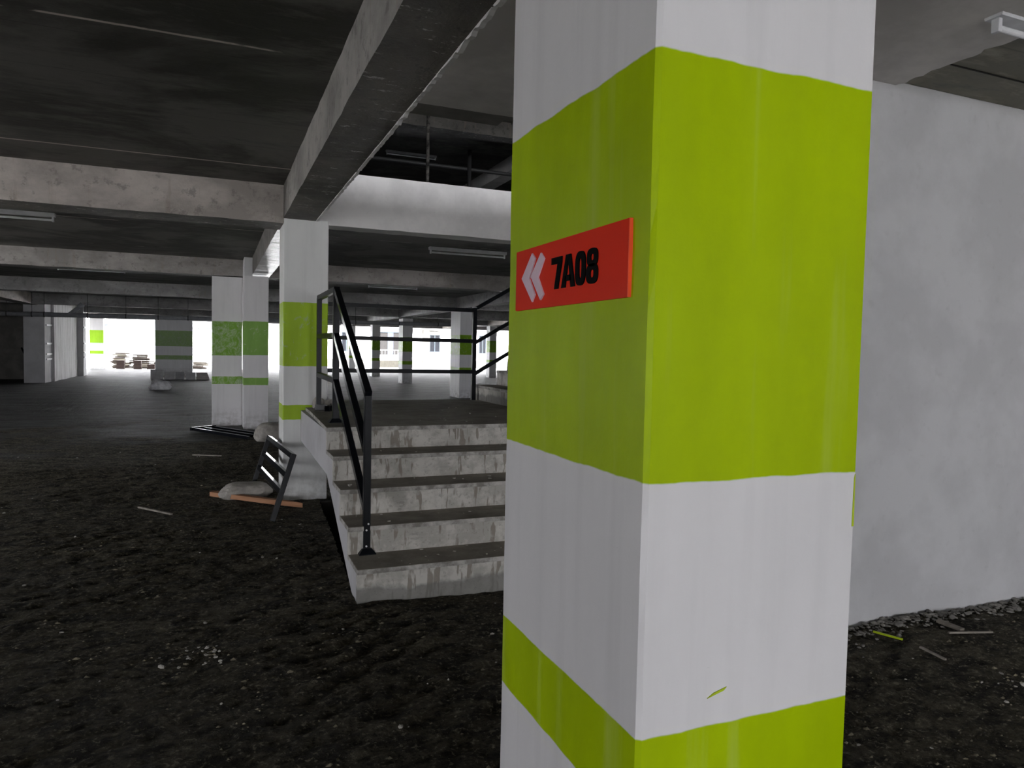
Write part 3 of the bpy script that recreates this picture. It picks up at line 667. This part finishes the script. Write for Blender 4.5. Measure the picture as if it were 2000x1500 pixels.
# ------------------------------------------------------------------ ceiling lights
def fixture():
    r = empty('fluorescent_light', (0, 0, 0), 'x', 'light', 'tube lights on the ceilings')
    mb = MB(); mb.prism([(-.05, 0), (.05, 0), (.038, -.045), (-.038, -.045)], 0, -.64, .64); mb.build('housing', M['batten'], r)
    for s in (-1, 1):
        mb = MB(); mb.box(s * .615 - .012, s * .615 + .012, -.018, .018, -.105, -.045, .003); mb.build('lamp_holder', M['batten'], r)
    mb = MB(); mb.tube((-.605, 0, -.083), (.605, 0, -.083), .014, 14); mb.build('tube', M['tube'], r)
    return r
proto = None
for x, y, z, lab in ((3.70, 10.85, SL, 'dark tube light on the ceiling under the white edge beam, seen whole'), (-2.47, 10.45, SL, 'tube light cut by the left edge of the photo'),
                     (-2.42, 17.55, SL, 'thin tube light behind the second cross beam on the left'), (4.15, 18.0, SL, 'tube light partly hidden above the stair handrail'),
                     (-2.85, 24.9, SL, 'far tube light over the left aisle, third bay'), (-1.45, 33.2, SL, 'farthest tube light left of the paired pillar'),
                     (4.5, 17.7, 6.35, 'grey tube light on the ceiling of the floor above, in the void'), (3.82, 2.2, SL, 'tube light at the top right corner of the photo')):
    o = fixture() if proto is None else copy_tree(proto)
    proto = proto or o
    o.location = (x, y, z); o['label'] = lab

# ------------------------------------------------------------------ pipes
dp = empty('drain_pipe', (-6.6, 28.0, 2.35), 'long grey horizontal drain pipe slung under the far ceiling', 'pipe')
def pz(x): return (x + 6.6) * .0077
mb = MB(); mb.tube((-2.2, 0, pz(-8.8)), (16.0, 0, pz(9.4)), .078, 16); mb.build('pipe_run', M['pipe'], dp, True)
mb = MB(); mb.tube((2.05, 0, pz(-4.5)), (2.40, 0, .33), .07, 14); mb.tube((2.34, 0, .28), (2.46, 0, .40), .085, 14); mb.build('branch', M['pipe'], dp, True)
for x in (-6.3, -5.6, -5.25, -4.0, -2.85, -1.85, -.9, 3.2, 5.0, 6.7, 8.3):
    mb = MB(); mb.tube((x + 6.6, 0, pz(x)), (x + 6.6, 0, .74), .008, 8); mb.tube((x + 6.585, 0, pz(x)), (x + 6.615, 0, pz(x)), .09, 14); mb.build('hanger', M['darkpipe'], dp)
sp = empty('sprinkler_pipe', (3.3, 16.6, 5.85), 'thin dark sprinkler pipe crossing the void under the upper ceiling', 'pipe')
mb = MB(); mb.tube((-4, 0, 0), (9, .1, 0), .045, 12); mb.build('pipe_run', M['darkpipe'], sp, True)
mb = MB(); mb.tube((2.35, 0, .45), (2.35, 0, -1.6), .05, 12); mb.build('drop', M['darkpipe'], sp, True)
mb = MB(); mb.tube((4.2, 0, 0), (4.2, 0, .5), .02, 8); mb.build('hanger', M['darkpipe'], sp)
mb = MB(); mb.tube((0, 0, 0), (0, 0, 3.05), .035, 12); o = mb.build('standing_pipe', M['streakpipe'], None, True); o.location = (3.92, 14.1, 3.28); tag(o, 'vertical lime-streaked pipe in the void above the white edge beam', 'pipe', None, 'thing')

# ------------------------------------------------------------------ far yard: panels, boards, buildings
mb = MB(); mb.box(-30, 60, 44.8, 100, -.12, -.02); mb.box(-40, -9.2, -25, 16, -.12, -.02); mb.box(-9.2, 20, -25, -14, -.12, -.02); mb.box(24.2, 50, -10, 30, -.12, -.02); struct('yard_ground', mb, M['yard'], 'pale concrete yard outside the hall, with unseen strips added for bounce light', 'ground')  # strips outside the unseen openings are added to bounce light inside
mb = MB(); mb.box(-40, -9.2, 16, 44.8, -.14, -.03); struct('added_side_ground', mb, M['soil'], 'dark soil strip added left of the hall to cut bounce light', 'ground')  # unseen dark strip, added to cut bounce light on the far left pillar
for x0, x1, h, mt, lab, sk_ in ((-2.44, -1.98, .41, 'panel', 'tall pale grey panel leaning on the broad far pillar, leftmost', 0), (-1.93, -1.55, .32, 'panel', 'second grey panel leaning on the broad far pillar', 0), (-1.52, -1.20, .31, 'panel_dark', 'dark grey panel leaning on the broad far pillar', 0), (-1.12, -.76, .30, 'panel', 'pale panel right of the dark one at the broad far pillar', 0), (-.74, -.22, .30, 'panel_wood', 'slatted wooden panel lying at the right end of the leaning panels', .1)):
    mb = MB(); w = x1 - x0; mb.prism([(0, 0), (w, 0), (w - sk_, h), (0, h)], 1, 0, .04); o = mb.build('leaning_sheet', M[mt]); o.location = (x0, 32.5, -.01); o.rotation_euler = (-.10, 0, 0); tag(o, lab, 'panel', 'panels at the broad far pillar', 'thing')
for x, lab in ((-4.86, 'left stack of brown tiles standing by the far board pile'), (-4.02, 'middle stack of brown tiles standing by the far board pile'), (-3.35, 'right stack of brown tiles standing by the far board pile')):
    mb = MB(); z = 0
    for k in range(7 if x < -3.5 else 4): mb.box(-.18 + random.uniform(-.02, .02), .2 + random.uniform(-.02, .02), -.2, .2, z, z + .062); z += .068
    o = mb.build('tile_stack', M['brick']); o.location = (x, 45.0, -.02); tag(o, lab, 'tile stack', 'tile stacks at the far opening', 'thing')
def board_pile(cx, cy, wid, n, hmax, lab, grp):
    for k in range(n):
        t = k / n; z = hmax * t; L_ = wid * random.uniform(.5, .95) * (1 - .35 * t); mb = MB(); mb.box(-L_ / 2, L_ / 2, -.14, .14, 0, hmax / n * .9)
        o = mb.build('loose_board', M['board'] if random.random() < .7 else M['grey_wood']); o.location = (cx + random.uniform(-.14, .14), cy + random.uniform(-.1, .1), -.02 + z); o.rotation_euler = (0, 0, random.uniform(-.4, .4))
        tag(o, lab, 'board', grp, 'thing')
board_pile(-5.0, 46.1, 1.2, 13, .88, 'one of the flat boards in the tall pile beside the lime-banded pillar', 'boards in the left pile')
board_pile(-3.95, 46.1, 1.5, 12, .80, 'one of the flat boards in the middle pile behind the tile stacks', 'boards in the middle pile')
board_pile(-3.0, 46.0, 1.2, 7, .42, 'one of the flat boards in the low pile left of the broad far pillar', 'boards in the low pile')
board_pile(-.9, 46.0, 1.4, 7, .42, 'one of the pale boards piled right of the broad far pillar', 'boards in the right pile')
stick('white_post', (-6.62, 45.3, 0), (-6.25, 45.5, .9), .08, .08, M['white_metal'], 'white slanting post leaning left of the lime-banded pillar', 'post')
stick('white_post', (-6.45, 45.6, 0), (-6.2, 45.8, 1.05), .06, .06, M['grey_wood'], 'brown slanting timber beside the white leaning post', 'post')

def window(parent, x0, x1, z0, z1, y, glass, bars=1):
    f = MB(); t = .05
    f.box(x0, x1, y - .05, y + .02, z0, z0 + t); f.box(x0, x1, y - .05, y + .02, z1 - t, z1); f.box(x0, x0 + t, y - .05, y + .02, z0, z1); f.box(x1 - t, x1, y - .05, y + .02, z0, z1)
    for k in range(bars):
        xm = x0 + (x1 - x0) * (k + 1) / (bars + 1); f.box(xm - t / 2, xm + t / 2, y - .045, y + .02, z0, z1)
    fr = f.build('window', M['frame'], parent); mb = MB(); mb.box(x0 + .02, x1 - .02, y - .01, y + .01, z0 + .02, z1 - .02); mb.build('pane', glass, fr)
ob = empty('apartment_building', (8, 52, 0), 'white apartment block, lit by the added sun, across the yard with a cream plinth', 'building')
mb = MB(); mb.box(-11.2, 30, 0, .4, 0, 3.7); mb.build('wall', M['facade'], ob)
mb = MB(); mb.box(-2.5, 30, -.10, 0, -.05, .56); mb.build('plinth', M['cream'], ob)
mb = MB(); mb.box(-11.2, 30, -.25, 0, 2.76, 2.9); mb.build('cornice', M['cream'], ob)
mb = MB(); mb.box(6.25, 6.75, -.22, 0, 0, 2.85); mb.build('pilaster', M['cream'], ob)
window(ob, 6.78, 7.6, 1.16, 2.45, -.02, M['glass']); window(ob, 10.7, 11.3, 1.1, 2.5, -.02, M['glass']); window(ob, -9.6, -7.95, .7, 2.5, -.02, M['facade'], 2); window(ob, -3.9, -3.3, 1.1, 2.6, -.02, M['curtain'], 0); window(ob, .3, 1.0, 1.1, 2.5, -.02, M['glass'])
mb = MB(); mb.box(6.78, 7.65, -.12, 0, 2.46, 2.66); mb.build('blind_box', M['white_metal'], ob)
window(ob, 3.0, 4.62, .80, 2.58, -.02, M['curtain'], 0)
mb = MB(); mb.box(3.62, 4.05, -.06, -.03, .82, 2.56); mb.build('curtain', M['curtain_pale'], ob)
bl = MB(); bl.box(2.85, 4.75, -.6, -.5, .56, .92); bl.box(2.85, 4.75, -.6, 0, .52, .58); b_ = bl.build('balcony', M['facade'], ob)
mb = MB(); mb.bar((2.85, -.55, 1.26), (4.75, -.55, 1.26), .04, .04)
for k in range(9): mb.bar((2.87 + k * .233, -.55, .92), (2.87 + k * .233, -.55, 1.26), .025, .025)
mb.build('balcony_rail', M['white_metal'], b_)
lb = empty('garden_house', (-8.2, 58, 0), 'pale lilac house corner with a narrow window beyond the lime-banded pillar', 'building')
mb = MB(); mb.box(-6, 1.2, .5, 3, 0, 4); mb.build('wall', M['facade'], lb); mb = MB(); mb.box(1.2, 1.95, 0, 3, 0, 4); mb.build('corner', M['lilac'], lb)
window(lb, .62, 1.1, .8, 2.7, .45, M['curtain_pale'], 1)
tr = empty('small_tree', (-4.05, 51.2, 0), 'pale hazy small tree in the bright far opening left of the broad pillar', 'tree')
mb = MB(); mb.tube((0, 0, 0), (0, 0, 2.0), .035, 8, .02); mb.build('trunk', M['grey_wood'], tr)
mb = MB()
for k in range(240):
    a, b, r = random.uniform(0, 6.3), random.uniform(-1, 1), .42 * random.random() ** .4; c = Vector((r * math.cos(a) * math.sqrt(1 - b * b), r * math.sin(a) * math.sqrt(1 - b * b), 2.2 + r * b * 1.1))
    d = Vector((random.uniform(-1, 1), random.uniform(-1, 1), random.uniform(-1, 1))).normalized() * .045; e_ = d.orthogonal().normalized() * .025
    mb.bm.faces.new([mb.bm.verts.new(c + q) for q in (d, e_, -d, -e_)])
mb.build('foliage', M['leaf'], tr, False, False)
